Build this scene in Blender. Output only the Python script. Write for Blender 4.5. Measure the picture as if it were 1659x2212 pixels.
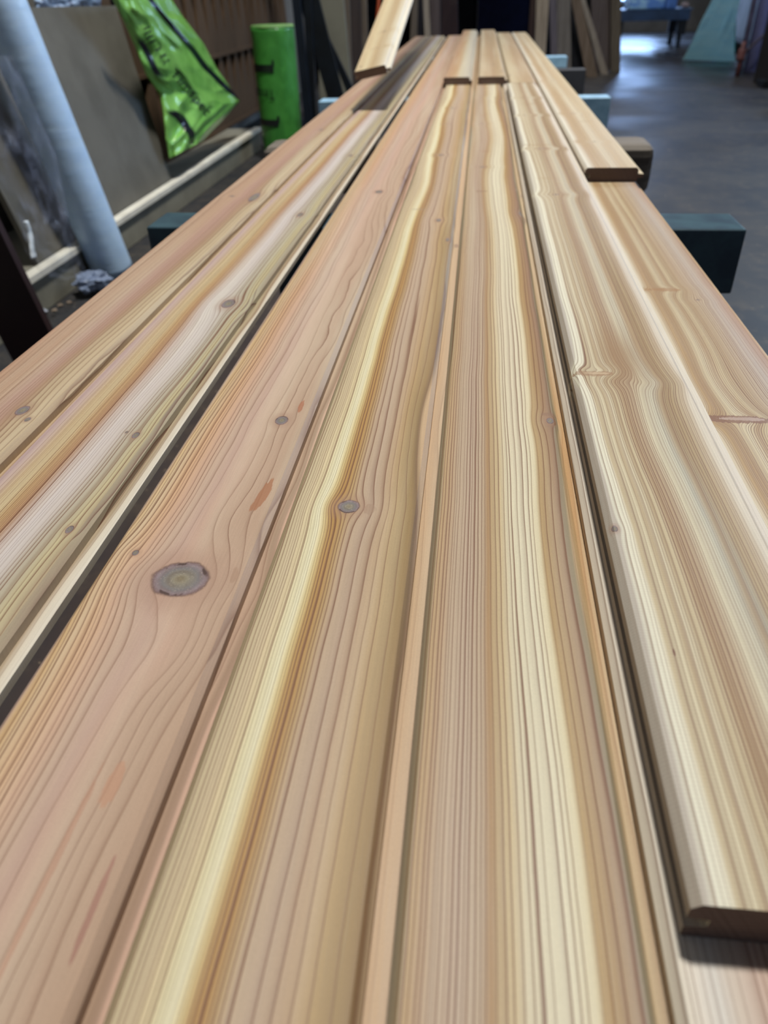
import bpy, bmesh, math, random
from math import sin, cos, pi, exp
from mathutils import Vector, Matrix, noise as mnoise
random.seed(7)
for o in list(bpy.data.objects): bpy.data.objects.remove(o)
S = bpy.context.scene
C = S.collection

# ------------------------------------------------------------------ camera
FP, PX, PY = 1600.0, 829.5, 1106.0          # focal length and centre in pixels of the 1659 x 2212 frame
dY = Vector((1045-PX, PY+40, -FP)).normalized()   # where the boards run to
hz = Vector((cos(.03), sin(.03), 0))
dZ = hz.cross(dY).normalized()
dX = dY.cross(dZ)
RW = Matrix((dX, dY, dZ))
CAM = Vector((0, 0, .85))
cd = bpy.data.cameras.new('camera'); cam = bpy.data.objects.new('camera', cd); C.objects.link(cam)
cam.matrix_world = Matrix.Translation(CAM) @ RW.to_4x4()
cd.sensor_fit = 'VERTICAL'; cd.sensor_height = 36; cd.lens = FP/2212*36
cd.clip_start = .01; cd.clip_end = 60
cd.dof.use_dof = True; cd.dof.focus_distance = .52; cd.dof.aperture_fstop = 8.0
S.camera = cam

def at(u, v, **k):
    d = RW @ Vector((u-PX, PY-v, -FP))
    a, val = list(k.items())[0]; i = 'xyz'.index(a)
    return CAM + d*((val-CAM[i])/d[i])

# ------------------------------------------------------------------ view, world, lights
S.view_settings.view_transform = 'Standard'; S.view_settings.look = 'None'
S.view_settings.gamma = 1; S.view_settings.use_curve_mapping = False
S.view_settings.exposure = 0.0
W = bpy.data.worlds.new('world'); S.world = W; W.use_nodes = True
W.node_tree.nodes['Background'].inputs[0].default_value = (.62, .75, 1, 1)
W.node_tree.nodes['Background'].inputs[1].default_value = .14

def area(name, loc, target, sx, sy, power, col, spec=1.0):
    l = bpy.data.lights.new(name, 'AREA'); l.shape = 'RECTANGLE'; l.size = sx; l.size_y = sy
    l.energy = power; l.color = col; l.specular_factor = spec
    o = bpy.data.objects.new(name, l); C.objects.link(o); o.location = loc
    o.rotation_euler = (Vector(target)-Vector(loc)).to_track_quat('-Z', 'Y').to_euler()
    return o
area('high_bay_light', (.5, 2.3, 5.6), (.45, 2.2, 0), .55, .55, 320, (.995, 1, .955))
area('window_daylight', (2.35, 16.9, 1.5), (2.2, 9, 1.0), 1.8, 1.1, 130, (.36, .56, 1), .06)
area('side_daylight', (4.05, 6.0, 2.6), (-1.2, 4.0, .4), 3.0, 1.6, 120, (.55, .76, 1), .35)
area('far_bay_light', (.6, 9.8, 5.6), (.6, 9.8, 0), .6, .6, 120, (1, .93, .85))

# ------------------------------------------------------------------ node helpers
def srgb(c):
    if isinstance(c, str): c = [int(c[i:i+2], 16) for i in (0, 2, 4)]
    return tuple([((x/255+.055)/1.055)**2.4 if x/255 > .04045 else x/255/12.92 for x in c]+[1.0])

class V:
    """a value socket with arithmetic"""
    def __init__(s, nt, sock): s.nt = nt; s.s = sock
    def op(s, o, b=None, c=None, rev=False, clamp=False):
        n = s.nt.nodes.new('ShaderNodeMath'); n.operation = o; n.use_clamp = clamp
        ins = [s, b, c]
        if rev: ins = [b, s, c]
        for i, x in enumerate(ins):
            if x is None: continue
            if isinstance(x, V): s.nt.links.new(x.s, n.inputs[i])
            else: n.inputs[i].default_value = x
        return V(s.nt, n.outputs[0])
    def __add__(s, b): return s.op('ADD', b)
    def __radd__(s, b): return s.op('ADD', b)
    def __sub__(s, b): return s.op('SUBTRACT', b)
    def __rsub__(s, b): return s.op('SUBTRACT', b, rev=True)
    def __mul__(s, b): return s.op('MULTIPLY', b)
    def __rmul__(s, b): return s.op('MULTIPLY', b)
    def __truediv__(s, b): return s.op('DIVIDE', b)
    def __rtruediv__(s, b): return s.op('DIVIDE', b, rev=True)
    def sq(s): return s.op('MULTIPLY', s)
    def frac(s): return s.op('FRACT')
    def exp(s): return s.op('EXPONENT')
    def sqrt(s): return s.op('SQRT')
    def pow(s, p): return s.op('POWER', p)
    def sin(s): return s.op('SINE')
    def clamp(s): return s.op('ADD', 0.0, clamp=True)
    def step(s, a, b):      # smoothstep a..b -> 0..1
        n = s.nt.nodes.new('ShaderNodeMapRange'); n.interpolation_type = 'SMOOTHSTEP'
        s.nt.links.new(s.s, n.inputs[0]); n.inputs[1].default_value = a; n.inputs[2].default_value = b
        if a > b:
            n.inputs[1].default_value = b; n.inputs[2].default_value = a
            n.inputs[3].default_value = 1; n.inputs[4].default_value = 0
        return V(s.nt, n.outputs[0])

class G:
    def __init__(s, name):
        s.m = bpy.data.materials.new(name); s.m.use_nodes = True; s.nt = s.m.node_tree
        s.b = s.nt.nodes['Principled BSDF']
    def coords(s, kind='Object'):
        tc = s.nt.nodes.new('ShaderNodeTexCoord'); sp = s.nt.nodes.new('ShaderNodeSeparateXYZ')
        s.nt.links.new(tc.outputs[kind], sp.inputs[0]); return [V(s.nt, o) for o in sp.outputs]
    def vec(s, x, y, z):
        n = s.nt.nodes.new('ShaderNodeCombineXYZ')
        for i, a in enumerate((x, y, z)):
            if isinstance(a, V): s.nt.links.new(a.s, n.inputs[i])
            else: n.inputs[i].default_value = a
        return n.outputs[0]
    def noise(s, x, y, z, detail=2, rough=.5, scale=1.0):
        n = s.nt.nodes.new('ShaderNodeTexNoise'); s.nt.links.new(s.vec(x, y, z), n.inputs['Vector'])
        n.inputs['Scale'].default_value = scale; n.inputs['Detail'].default_value = detail
        n.inputs['Roughness'].default_value = rough
        return V(s.nt, n.outputs[0])
    def ramp(s, f, stops, interp='LINEAR'):
        n = s.nt.nodes.new('ShaderNodeValToRGB'); s.nt.links.new(f.s, n.inputs[0]); cr = n.color_ramp
        cr.interpolation = interp
        while len(cr.elements) > 1: cr.elements.remove(cr.elements[-1])
        for i, (p, c) in enumerate(stops):
            e = cr.elements[0] if i == 0 else cr.elements.new(min(1, max(0, p)))
            e.position = min(1, max(0, p)); e.color = c
        return n
    def mix(s, f, a, b, mode='MIX'):
        n = s.nt.nodes.new('ShaderNodeMix'); n.data_type = 'RGBA'; n.blend_type = mode
        for sock, x in ((n.inputs[0], f), (n.inputs[6], a), (n.inputs[7], b)):
            if isinstance(x, V): s.nt.links.new(x.s, sock)
            elif isinstance(x, bpy.types.NodeSocket): s.nt.links.new(x, sock)
            else: sock.default_value = x
        return n.outputs[2]
    def out(s, col=None, rough=None, spec=None, metal=None, bump=None, bd=.001, bs=.3):
        def put(k, x):
            if x is None: return
            if isinstance(x, V): s.nt.links.new(x.s, s.b.inputs[k])
            elif isinstance(x, bpy.types.NodeSocket): s.nt.links.new(x, s.b.inputs[k])
            else: s.b.inputs[k].default_value = x
        put('Base Color', col); put('Roughness', rough); put('Specular IOR Level', spec); put('Metallic', metal)
        if bump is not None:
            n = s.nt.nodes.new('ShaderNodeBump'); n.inputs['Distance'].default_value = bd; n.inputs['Strength'].default_value = bs
            s.nt.links.new(bump.s, n.inputs['Height']); s.nt.links.new(n.outputs[0], s.b.inputs['Normal'])
        return s.m

# ------------------------------------------------------------------ cedar
def cedar(name, width, face, stops, rings, knots=(), bumps=(), marks=(), seed=0.0, wav=(.0020, 3.0), mean=1.4, cath=1.9, pink=.10, hatch=.0,
          dark=.62, bands=(), refl=.28):
    """stops: (x in mm, colour, ring-line strength); rings: (x in mm, ring spacing in mm)
    knots: (x, y, rx, ry, deflection, body) metres; bumps: (x, y, wx, wy, shift in rings)"""
    g = G(name); X, Y, Z = g.coords()
    n1 = g.noise(X*5.0, Y*wav[1], seed, 2, .45)
    n2 = g.noise(X*16.0, Y*9.0, seed+7, 2, .5)
    xw = X + (n1-.5)*(wav[0]*2.6) + (n2-.5)*.0016
    kn = []
    for (kx, ky, rx, ry, st, body) in knots:
        dx = X-kx; dy = Y-ky
        r2 = (dx/rx).sq() + (dy/ry).sq()
        # lines part around the knot and squeeze together beside it
        xw = xw - dx*(st/(r2+1.0))*((r2*-.06).exp())
        if body: kn.append((dx, dy, r2, rx, ry, body))
    for (bx, by, wx, wy, sh) in bumps:
        e = ((((X-bx)/wx).sq() + ((Y-by)/wy).sq())*-1.0).exp()
        xw = xw + e*(sh*.001)
    xn = (xw/width)
    # ring number as a curve over the width
    N = 200; xs = [i/N for i in range(N+1)]; cum = [0.0]
    def sp(x):
        mm = x*width*1000
        for (a, sa), (b, sb) in zip(rings, rings[1:]):
            if a <= mm <= b: return sa+(sb-sa)*(mm-a)/(b-a)
        return rings[0][1] if mm < rings[0][0] else rings[-1][1]
    for i in range(N): cum.append(cum[-1] + width*1000/N/sp((i+.5)/N))
    T = cum[-1]
    fc = g.nt.nodes.new('ShaderNodeFloatCurve'); g.nt.links.new(xn.s, fc.inputs[1]); cv = fc.mapping.curves[0]
    pts = [i for i in range(0, N+1, 10)]
    cv.points[0].location = (0, 0); cv.points[1].location = (1, 1)
    for i in pts[1:-1]: cv.points.new(xs[i], cum[i]/T)
    fc.mapping.extend = 'EXTRAPOLATED'; fc.mapping.update()
    gr = V(g.nt, fc.outputs[0])*T
    gr = gr + (g.noise(xw*13.0, Y*mean, seed+3, 3, .55)-.5)*cath + (g.noise(X*70.0, Y*30.0, seed+5, 2, .5)-.5)*.16 + Z*60.0
    gr = gr + (g.noise(gr*.62, seed+2.0, Y*.6, 1)-.5)*2.2
    spc = g.ramp(xn, [(x/1000/width, (q/20, q/20, q/20, 1)) for x, q in rings])
    spv = V(g.nt, spc.outputs[0])*20.0
    f = gr.frac()
    idn = g.noise(gr.op('FLOOR')*3.37, seed, 1.5, 0)
    line = (f.pow(spv*1.7)*1.55 + f.sq()*.22)*f.step(1.0, .95)*(idn*1.8+.25)
    cr = g.ramp(xn, [(x/1000/width, (*srgb(c)[:3], a)) for x, c, a in stops], 'B_SPLINE' if False else 'LINEAR')
    col = cr.outputs[0]; ls = V(g.nt, cr.outputs[1])
    # slow drifts of tone along the board, pores and fibres
    t1 = g.noise(X*30.0, Y*2.2, seed+11, 2, .5)
    col = g.mix(t1.step(.42, .72)*pink, col, srgb('c6a08c'))
    t2 = g.noise(X*45.0, Y*1.3, seed+13, 2, .5)
    col = g.mix(t2.step(.45, .75)*.22, col, srgb('e2dabf'))
    fib = g.noise(X*1500.0, Y*26.0, seed+17, 2, .6)
    speck = g.noise(X*2600.0, Y*1500.0, seed+19, 1, .5)
    val = 1.0 + (fib-.5)*.24 + (speck-.5)*.26 + (Y*3300.0+fib*3.0).sin()*hatch
    line = (line*ls).clamp()
    col = g.mix(line*.88, col, srgb('734a33'))
    for (bx, by, wx, wy, c, a) in bands:          # soft coloured streaks along the board
        e = ((((xw-bx)/wx).sq() + ((Y-by)/wy).sq())*-1.0).exp()
        col = g.mix(e*a, col, srgb(c))
    for (mx, my, rx, ry, c, a) in marks:          # pitch pockets and bark streaks with ragged ends
        nn = g.noise(X*420.0, Y*60.0, seed+23, 2, .6)
        r2 = ((xw-mx)/rx).sq() + ((Y-my)/ry).sq() + (nn-.5)*1.9
        col = g.mix(r2.step(1.0, .72)*a, col, srgb(c))
    rr = None
    for (dx, dy, r2, rx, ry, body) in kn:
        nn = g.noise(dx*140.0, dy*70.0, seed+29, 2, .6)
        rad = r2.sqrt()*(1.0+(nn-.5)*.32)/body
        halo = rad.step(2.5, .9)
        col = g.mix(halo*.42, col, srgb('9d7a66'))
        ringk = ((rad*19.0).sin()*.5+.5)
        kc = g.ramp(rad, [(0, srgb('8f8163')), (.35, srgb('857c6e')), (.62, srgb('77706e')), (.78, srgb('8e7d80')), (.90, srgb('7c6462')), (1.0, srgb('6b4e40'))]).outputs[0]
        kc = g.mix(ringk*.42*nn.step(.3, .6), kc, srgb('5d4b3d'))
        spk = g.noise(dx*900.0, dy*900.0, seed, 2, .6); kc = g.mix(spk.step(.55, .75)*.45, kc, srgb('b9a894'))
        col = g.mix(rad.step(1.06, .92), col, kc)
        crack = rad.step(.80, .86)*rad.step(.98, .90)*nn.step(.50, .60)
        col = g.mix(crack*.8, col, srgb('3f2a20'))
    cc = g.nt.nodes.new('ShaderNodeVectorMath'); cc.operation = 'SCALE'
    g.nt.links.new(col, cc.inputs[0]); g.nt.links.new(val.s, cc.inputs['Scale'])
    return g.out(cc.outputs[0], rough=.50+(fib-.5)*.2, spec=refl, bump=speck*.25+fib*.35-line*.8, bd=.00025, bs=.35)

def endgrain(name, c1, c2, seed):
    g = G(name); X, Y, Z = g.coords()
    r = ((X-.03).sq() + (Z+.09).sq()).sqrt()
    f = (r*420.0 + g.noise(X*60.0, Z*60.0, seed, 2)*1.5).frac()
    saw = g.noise(X*500.0+Z*300.0, seed, 3.0, 2)
    col = g.mix(f.pow(3.0)*.7, srgb(c1), srgb(c2))
    col = g.mix(saw.step(.4, .7)*.4, col, srgb(c2))
    return g.out(col, rough=.85, spec=.2, bump=saw, bd=.0006, bs=.5)
END = endgrain('cedar_end_grain', '75635b', '4d3f3a', 3.0)

def mesh(name, verts, faces, mats, parent=None, smooth=False, fm=None):
    me = bpy.data.meshes.new(name); me.from_pydata([tuple(v) for v in verts], [], faces)
    for m in mats: me.materials.append(m)
    if fm:
        for p, i in zip(me.polygons, fm): p.material_index = i
    if smooth:
        for p in me.polygons: p.use_smooth = True
    me.update()
    o = bpy.data.objects.new(name, me); C.objects.link(o)
    if parent: o.parent = parent
    return o
def tag(o, label=None, cat=None, group=None, kind=None):
    if label: o['label'] = label
    if cat: o['category'] = cat
    if group: o['group'] = group
    if kind: o['kind'] = kind
    return o
TH = .022
def board_mesh(face, tongue, y0, y1, mats, name='cedar_board', chip=0, seed=1):
    c = .0035; w = face
    P = [(0, .0006), (0, .0065), (.008, .0070), (.008, .0120), (0, .0125), (0, TH-c), (c, TH), (w-c, TH), (w, TH-c), (w, .0125),
         (w+tongue, .0120), (w+tongue, .0065), (w, .0062), (w, .0006), (w-.0006, 0), (.0006, 0)]
    n = len(P); L = y1-y0; seg = max(2, int(L/.12)); vs = []; fs = []; fm = []
    rnd = random.Random(seed)
    for i in range(seg+1):
        y = L*i/seg
        for j, (x, z) in enumerate(P):
            jj = rnd.uniform(-chip, chip) if i in (0, seg) and chip else 0
            vs.append((x, y+jj, z))
    for i in range(seg):
        for j in range(n):
            a = i*n+j; b = i*n+(j+1) % n
            fs.append((a, a+n, b+n, b)); fm.append(0)
    fs.append(tuple(range(n))); fm.append(1)
    fs.append(tuple(reversed([seg*n+j for j in range(n)]))); fm.append(1)
    return mesh(name, vs, fs, mats, fm=fm)

L0 = .548; L1 = .570; L2 = .592
BOARDS = {}
def board(key, x0, face, tongue, y0, y1, z, label, group, **k):
    wid = face+tongue
    # positions along the board are given in the place's y; turn them into the board's own
    for q in ('knots', 'bumps', 'marks', 'bands'):
        if q in k: k[q] = [(a[0]-x0, a[1]-y0)+tuple(a[2:]) for a in k[q]]
    st = k.pop('ref', None)
    if st:
        v, zz, lst = st
        k['stops'] = sorted([((at(u, v, z=zz).x-x0)*1000, c, a) for u, c, a in lst])
    m = cedar('cedar_wood_'+key, wid, face, **k)
    o = board_mesh(face, tongue, y0, y1, [m, END], seed=len(BOARDS), chip=.0004)
    o.location = (x0, y0, z)
    tag(o, label, 'board', group); BOARDS[key] = o
    return o
def mk(u, v, z, rx, ry, c, a):
    p = at(u, v, z=z); return (p.x, p.y, rx, ry, c, a)
GL = 'cedar boards lying in the lower layer'
GU = 'cedar boards lying on the lower layer'
FAR = 5.72
board('A', -.4275, .0860, .0090, -.30, FAR, L0, 'pinkish cedar board along the left edge of the layer', GL,
      ref=(600, L1, [(250, 'b48f74', .35), (275, 'b8957b', .5), (300, 'b9997f', .5), (325, 'b49180', .45), (342, 'a98773', .5), (352, 'a5866a', .6), (365, 'b9a383', .9), (385, 'bda685', 1.0), (405, 'b59a7a', .9), (418, '9c8468', .5)]),
      rings=[(0, 1.6), (45, 1.8), (55, 4), (90, 6)], seed=1.3, mean=1.8,
      knots=[(-.3643, .512, .006, .009, .8, .9), (-.3600, 1.262, .012, .05, .8, .6), (-.3520, .497, .004, .006, .6, .6), (-.372, 1.95, .008, .015, .8, .6), (-.40, 1.27, .02, .02, .5, .2)],
      bumps=[(-.36, .60, .02, .10, 5), (-.355, 1.05, .02, .25, -4)])
board('B', -.3310, .0920, .0095, -.30, FAR, L0, 'cedar board with a pale mauve centre and a dark gap on its right', GL,
      ref=(900, L1, [(133, 'b79d98', .3), (146, 'c4ab9c', .3), (166, 'c9b087', .5), (184, 'd2bd92', .6), (200, 'c2a071', .7), (218, 'b78f69', .8), (240, 'c4b0a4', .5), (262, 'cdc1ba', .35), (286, 'c6bab0', .45), (302, 'b4a896', .8), (322, 'ada188', .9), (338, 'bfb28a', .8), (352, 'b0a07e', .8), (368, 'a08a6e', .8), (374, 'cdbfaa', .2), (400, 'd6ccbc', .2)]),
      rings=[(0, 1.2), (30, 1.2), (50, 2.0), (70, 4), (100, 4)], seed=4.1,
      knots=[(-.2530, .478, .0035, .006, .8, .8), (-.2490, .356, .0035, .006, .8, .7), (-.2620, .768, .013, .024, .95, .55), (-.2600, 1.15, .008, .022, .9, .5), (-.262, .482, .002, .003, .5, .6), (-.252, 1.62, .008, .02, .9, .5)],
      bumps=[(-.26, .66, .02, .10, -6), (-.255, .30, .02, .08, 4)])
board('C', -.2135, .0913, .0078, -.30, FAR, L0, 'broad pinkish cedar board with one big round grey knot near the front', GL,
      ref=(1500, L1, [(40, 'a98f86', .1), (60, 'c6a374', .7), (85, 'c4a480', .8), (110, 'cba27c', .8), (150, 'c39e84', .7), (190, 'bfa28c', .7), (230, 'bb9c8a', .9), (262, 'bf9d88', .8), (310, 'b89a83', .8), (370, 'b59880', .8), (425, 'b2937a', .7), (440, '9a7c63', .7), (452, '9e7f68', .3), (458, 'c6a089', .4), (500, 'c4a088', .5)]),
      rings=[(0, 2.4), (25, 3.2), (42, 6.0), (56, 9), (85, 10), (95, 8)], seed=2.2, mean=2.0, cath=4.2, pink=.08,
      knots=[(-.1610, .3143, .0215, .0200, 1.0, .80), (-.1445, .5090, .0062, .0085, 1.0, .85), (-.197, .336, .006, .008, .7, .35), (-.158, 1.30, .012, .02, .9, .5)],
      bumps=[(-.145, .262, .022, .030, -9), (-.150, .37, .018, .03, 5), (-.130, .75, .012, .16, -9), (-.135, 1.0, .012, .14, -7), (-.13, .44, .02, .05, -4), (-.15, 2.0, .03, .2, 5), (-.15, 2.6, .03, .2, -5)],
      marks=[(-.1385, .3200, .0030, .0075, 'a4836b', .6), (-.1355, .405, .0035, .022, 'a06c4c', .85), (-.1355, .535, .0022, .012, 'a4684a', .8), (-.131, .128, .0016, .022, '9a6a5c', .7), (-.1455, .178, .0035, .012, 'b88466', .55), (-.154, .14, .0016, .05, 'b07f66', .5)])
board('D', -.1125, .0865, .0085, -.30, FAR, L0, 'cedar board with a cream stripe beside an orange stripe, just right of the big-knot board', GL,
      ref=(1300, L1, [(531, '8f8468', .4), (545, 'a89a7a', .6), (565, 'b9a683', .7), (595, 'c9b48f', .6), (612, 'd2bd92', .5), (626, 'd8cba2', .4), (642, 'e2d8b4', .35), (656, 'd4bd86', .5), (668, 'b48f55', .9), (682, 'ad8246', 1.0), (697, 'b1905f', .9), (715, 'b59a7e', .8), (745, 'b59c84', .9), (775, 'b3987c', .8), (800, 'b49673', .9), (822, 'ab8c60', .9), (845, '9f8358', .9), (866, '94784e', .8), (878, '7f6545', .5), (889, 'c0a07c', .3), (915, 'bd9f80', .3)]),
      rings=[(0, 1.8), (35, 1.9), (50, 5.2), (70, 6.8), (95, 9)], seed=6.7, mean=1.0,
      knots=[(-.0735, .3945, .0095, .0100, 1.0, .78), (-.070, 1.62, .011, .012, .9, .5), (-.050, 1.12, .009, .02, .9, .4), (-.07, 2.30, .012, .013, .9, .5), (-.033, 1.02, .006, .02, .8, .4)],
      bumps=[(-.035, .50, .014, .10, 7), (-.085, 1.35, .03, .18, -5), (-.085, 2.1, .03, .2, 6), (-.06, 2.6, .03, .15, -5)], wav=(.0026, 3.4), marks=[(-.0628, .3925, .0050, .0060, '9d8069', .55), mk(965, 268, L1, .016, .010, '9c7f68', .5), mk(940, 222, L1, .014, .016, 'a88a68', .5), mk(905, 452, L1, .014, .005, '9c8672', .4), mk(985, 515, L1, .004, .010, '8d7060', .6)])
board('E', -.0172, .0897, .0065, -.30, FAR, L0, 'middle cedar board with fine even grain left and a wide cream band right', GL,
      ref=(1300, L1, [(922, '8b8068', .3), (930, '9a8a6c', .5), (940, 'b29469', .7), (958, 'b0926f', .7), (975, 'b49c80', .8), (1010, 'b59d85', .8), (1045, 'b29a7e', .7), (1058, 'a27e55', .8), (1070, 'b29870', .7), (1090, 'c1aa82', .8), (1110, 'cfc1a2', .8), (1140, 'd1c5a8', .8), (1170, 'd6cbae', .8), (1196, 'd0c19e', .8), (1206, 'a5834f', .7), (1225, '9f7d52', .9), (1250, '94735a', .9), (1258, '84705a', .6), (1266, '80745c', .4), (1272, 'b9a07c', .3), (1298, 'c0aa8a', .3)]),
      rings=[(0, 1.8), (30, 2.3), (45, 3.4), (75, 4.2), (95, 4)], seed=9.4, mean=.9,
      knots=[(.0662, .5215, .0065, .011, 1.0, .45), (.070, 1.16, .010, .03, 1.0, .4), (.012, 1.50, .012, .009, .8, .45), (.01, 2.02, .012, .009, .8, .35), (.05, 2.5, .015, .012, .8, .3)],
      marks=[mk(1045, 413, L1, .012, .006, '8f6e55', .7), mk(1046, 327, L1, .010, .009, '9c7658', .55), mk(1045, 249, L1, .014, .012, 'a07c60', .5), mk(1125, 410, L1, .008, .012, '9d8878', .5), mk(1190, 895, L1, .0045, .003, '8a6a58', .6)],
      bands=[(.0765, .45, .004, .22, 'b5803f', .6)],
      bumps=[(.055, .36, .02, .12, 4), (.03, 1.35, .04, .2, 6), (.03, 1.85, .04, .2, -6), (.05, 2.4, .04, .2, 6)], wav=(.0026, 3.0))
board('I', .0785, .0885, .0090, -.30, FAR, L0, 'pale cedar board beneath the cut end at the lower right, mostly covered', GL,
      stops=[(0, 'd2c5b2', .3), (8, 'dccfc0', .35), (14, 'd4cdc4', .3), (20, 'c8b6a8', .4), (30, 'c3a796', .5), (45, 'bd9f84', .5), (60, 'c4a98a', .5), (97, 'b99c7c', .5)],
      rings=[(0, 3), (97, 4)], seed=3.9)
board('H', .1800, .0885, .0090, -.30, FAR, L0, 'cedar board along the right edge with one dark streaked knot', GL,
      ref=(640, L1, [(1385, 'cdbda0', .3), (1398, 'd6c8ae', .3), (1412, 'b09268', .5), (1430, 'a88b64', .5), (1444, 'cdbc98', .5), (1456, 'ab8e68', .6), (1468, 'c4b08a', .5), (1482, 'ae9470', .6), (1505, 'b9a488', .5), (1530, 'b5a596', .4), (1545, 'b49a85', .5), (1560, 'b08b6a', .5), (1577, 'b8966e', .3), (1590, 'cdb48c', .2)]),
      rings=[(0, 1.5), (60, 1.5), (97, 1.8)], seed=12.1,
      knots=[(.2060, .5320, .018, .009, .95, .0), (.1975, .83, .016, .006, .8, .0), (.24, .80, .01, .008, .5, .2)],
      marks=[(.2080, .533, .021, .0065, '7d5540', .8), (.2130, .534, .010, .0030, 'b39a8a', .8), (.2100, .831, .016, .006, '9a7048', .6)],
      bumps=[(.21, .60, .02, .05, 5)])
board('F', .0845, .0875, .0090, .1385, 2.66, L1, 'pale tan cedar board on top, its cut end at the lower right', GU,
      ref=(1300, L2, [(1349, 'a99e90', .1), (1370, 'b3a798', .1), (1378, 'd6cfb9', .3), (1402, 'dbd2ba', .4), (1412, 'b9a583', .7), (1424, 'b3a183', .6), (1436, 'cdbf9f', .4), (1449, 'b09a78', .6), (1462, 'cabc9e', .5), (1478, 'ae9875', .6), (1490, 'c0ae8c', .6), (1508, 'a98e6b', .7), (1532, 'ac9374', .6), (1550, 'c2b092', .5), (1564, 'cbbfa2', .4), (1576, 'b9ac94', .4), (1590, 'c8bea4', .4), (1606, 'ad9370', .6), (1632, '9f8660', .6), (1659, 'a58c66', .6), (1685, 'b49d80', .4), (1702, 'cdbfae', .1), (1725, 'd2c6b6', .1)]),  # grey stops at the left edge paint in the chamfer's shading
      rings=[(0, 3.2), (20, 2.6), (40, 1.7), (97, 1.7)], seed=15.2, mean=1.2, hatch=.035, pink=.03,
      knots=[(.1010, .568, .013, .008, .95, .0), (.1300, .548, .018, .010, .6, .0), (.0885, .353, .0035, .006, .9, .5), (.12, 1.18, .02, .012, .7, .2), (.12, 1.55, .03, .010, .7, .25), (.11, 1.98, .03, .010, .7, .25), (.13, 2.3, .03, .010, .7, .2)],
      bands=[(.1280, .60, .018, .055, '94734f', .7), (.1430, .38, .0028, .17, 'b4c4be', .30), (.1495, .25, .0022, .13, 'b8c6c0', .26)],
      marks=[(.1040, .562, .012, .0050, '977252', .65), (.1060, .563, .006, .002, 'c2a888', .7), (.1015, .257, .0006, .003, '6c4030', .9), mk(1160, 313, L2, .034, .006, '9c7c58', .6), mk(1150, 224, L2, .034, .008, '9c7c58', .6), mk(1180, 385, L2, .018, .006, 'a88a66', .4), mk(1150, 515, L2, .004, .006, '8f6f50', .6)],
      bumps=[(.12, .47, .03, .07, 4)])
board('D2', -.1200, .0880, .0085, 2.862, 5.83, L1, 'left cedar board of the pair whose grey ends lie on the middle boards', GU,
      stops=[(0, 'b08d72', .3), (25, 'b8926c', .4), (40, 'bd9c74', .4), (55, 'c8bb9e', .4), (75, 'c2b8a4', .4), (88, 'b3a792', .2), (96, 'a99c88', .2)],
      rings=[(0, 2.5), (97, 3)], seed=21.2)
board('E2', -.0040, .0880, .0085, 2.862, 5.83, L1, 'right cedar board of the pair whose grey ends lie on the middle boards', GU,
      stops=[(0, 'b8a485', .3), (12, 'c2ad8c', .4), (30, 'b39773', .4), (50, 'a98c69', .5), (70, 'b29873', .5), (86, 'bda582', .4), (96, 'a99c88', .2)],
      rings=[(0, 3), (97, 4)], seed=24.2, knots=[(.05, 3.3, .01, .02, .8, .5), (.075, 3.05, .01, .02, .8, .5), (.06, 3.7, .012, .02, .8, .5)])
board('F2', .0945, .0800, .0070, 2.664, 5.45, L1, 'short tan cedar board butted against the far end of the pale tan board', GU,
      stops=[(0, 'c3b292', .3), (20, 'c0ac88', .4), (45, 'b09470', .5), (70, 'ae9372', .4), (96, 'b9a184', .3)],
      rings=[(0, 3), (97, 4)], seed=27.2, knots=[(.10, 2.9, .01, .02, .8, .5)])
board('G', .1830, .0870, .0090, 1.372, 5.45, L1, 'cedar board stacked over the right edge board, end face showing halfway up', GU,
      stops=[(0, 'd2c8b6', .1), (6, 'd8cfbc', .2), (18, 'b89c76', .4), (32, 'b59a74', .4), (46, 'ccbc9e', .4), (60, 'bfa680', .4), (75, 'c4b08e', .4), (88, 'c8b592', .3), (97, 'cbb894', .1)],
      rings=[(0, 3), (97, 3)], seed=30.2,
      knots=[(.225, 1.62, .02, .010, .8, .25), (.22, 2.0, .02, .010, .8, .3), (.225, 2.7, .02, .012, .8, .3), (.24, 3.3, .02, .012, .8, .3)],
      marks=[mk(1262, 262, L2, .022, .006, 'a38562', .5), mk(1200, 205, L2, .022, .012, 'a98c6a', .5)])
# the loose plank that slopes up over the left boards
pm = cedar('cedar_wood_plank', .097, .088, stops=[(0, 'cdb591', .2), (15, 'ceb993', .5), (30, 'd4c29c', .4), (48, 'b79c77', .5), (62, 'c2ab88', .5), (75, 'd2c5ab', .3), (88, 'dcd5c6', .1), (97, 'dcd5c6', .1)],
           rings=[(0, 4), (97, 5)], knots=[(.05, .28, .02, .010, .8, .3), (.045, .15, .03, .006, .8, .2), (.015, .03, .008, .01, .8, .3)], seed=40.)
pl = board_mesh(.088, .012, 0, 3.1, [pm, END], seed=44, chip=.0004)
pl.location = (-.331, 2.28, .640)
tag(pl, 'pale cedar plank sloping up over the left boards, its sawn end in the air', 'board')
pl.rotation_euler = (math.radians(14.5), math.radians(-11), math.radians(-4.5))

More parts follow.
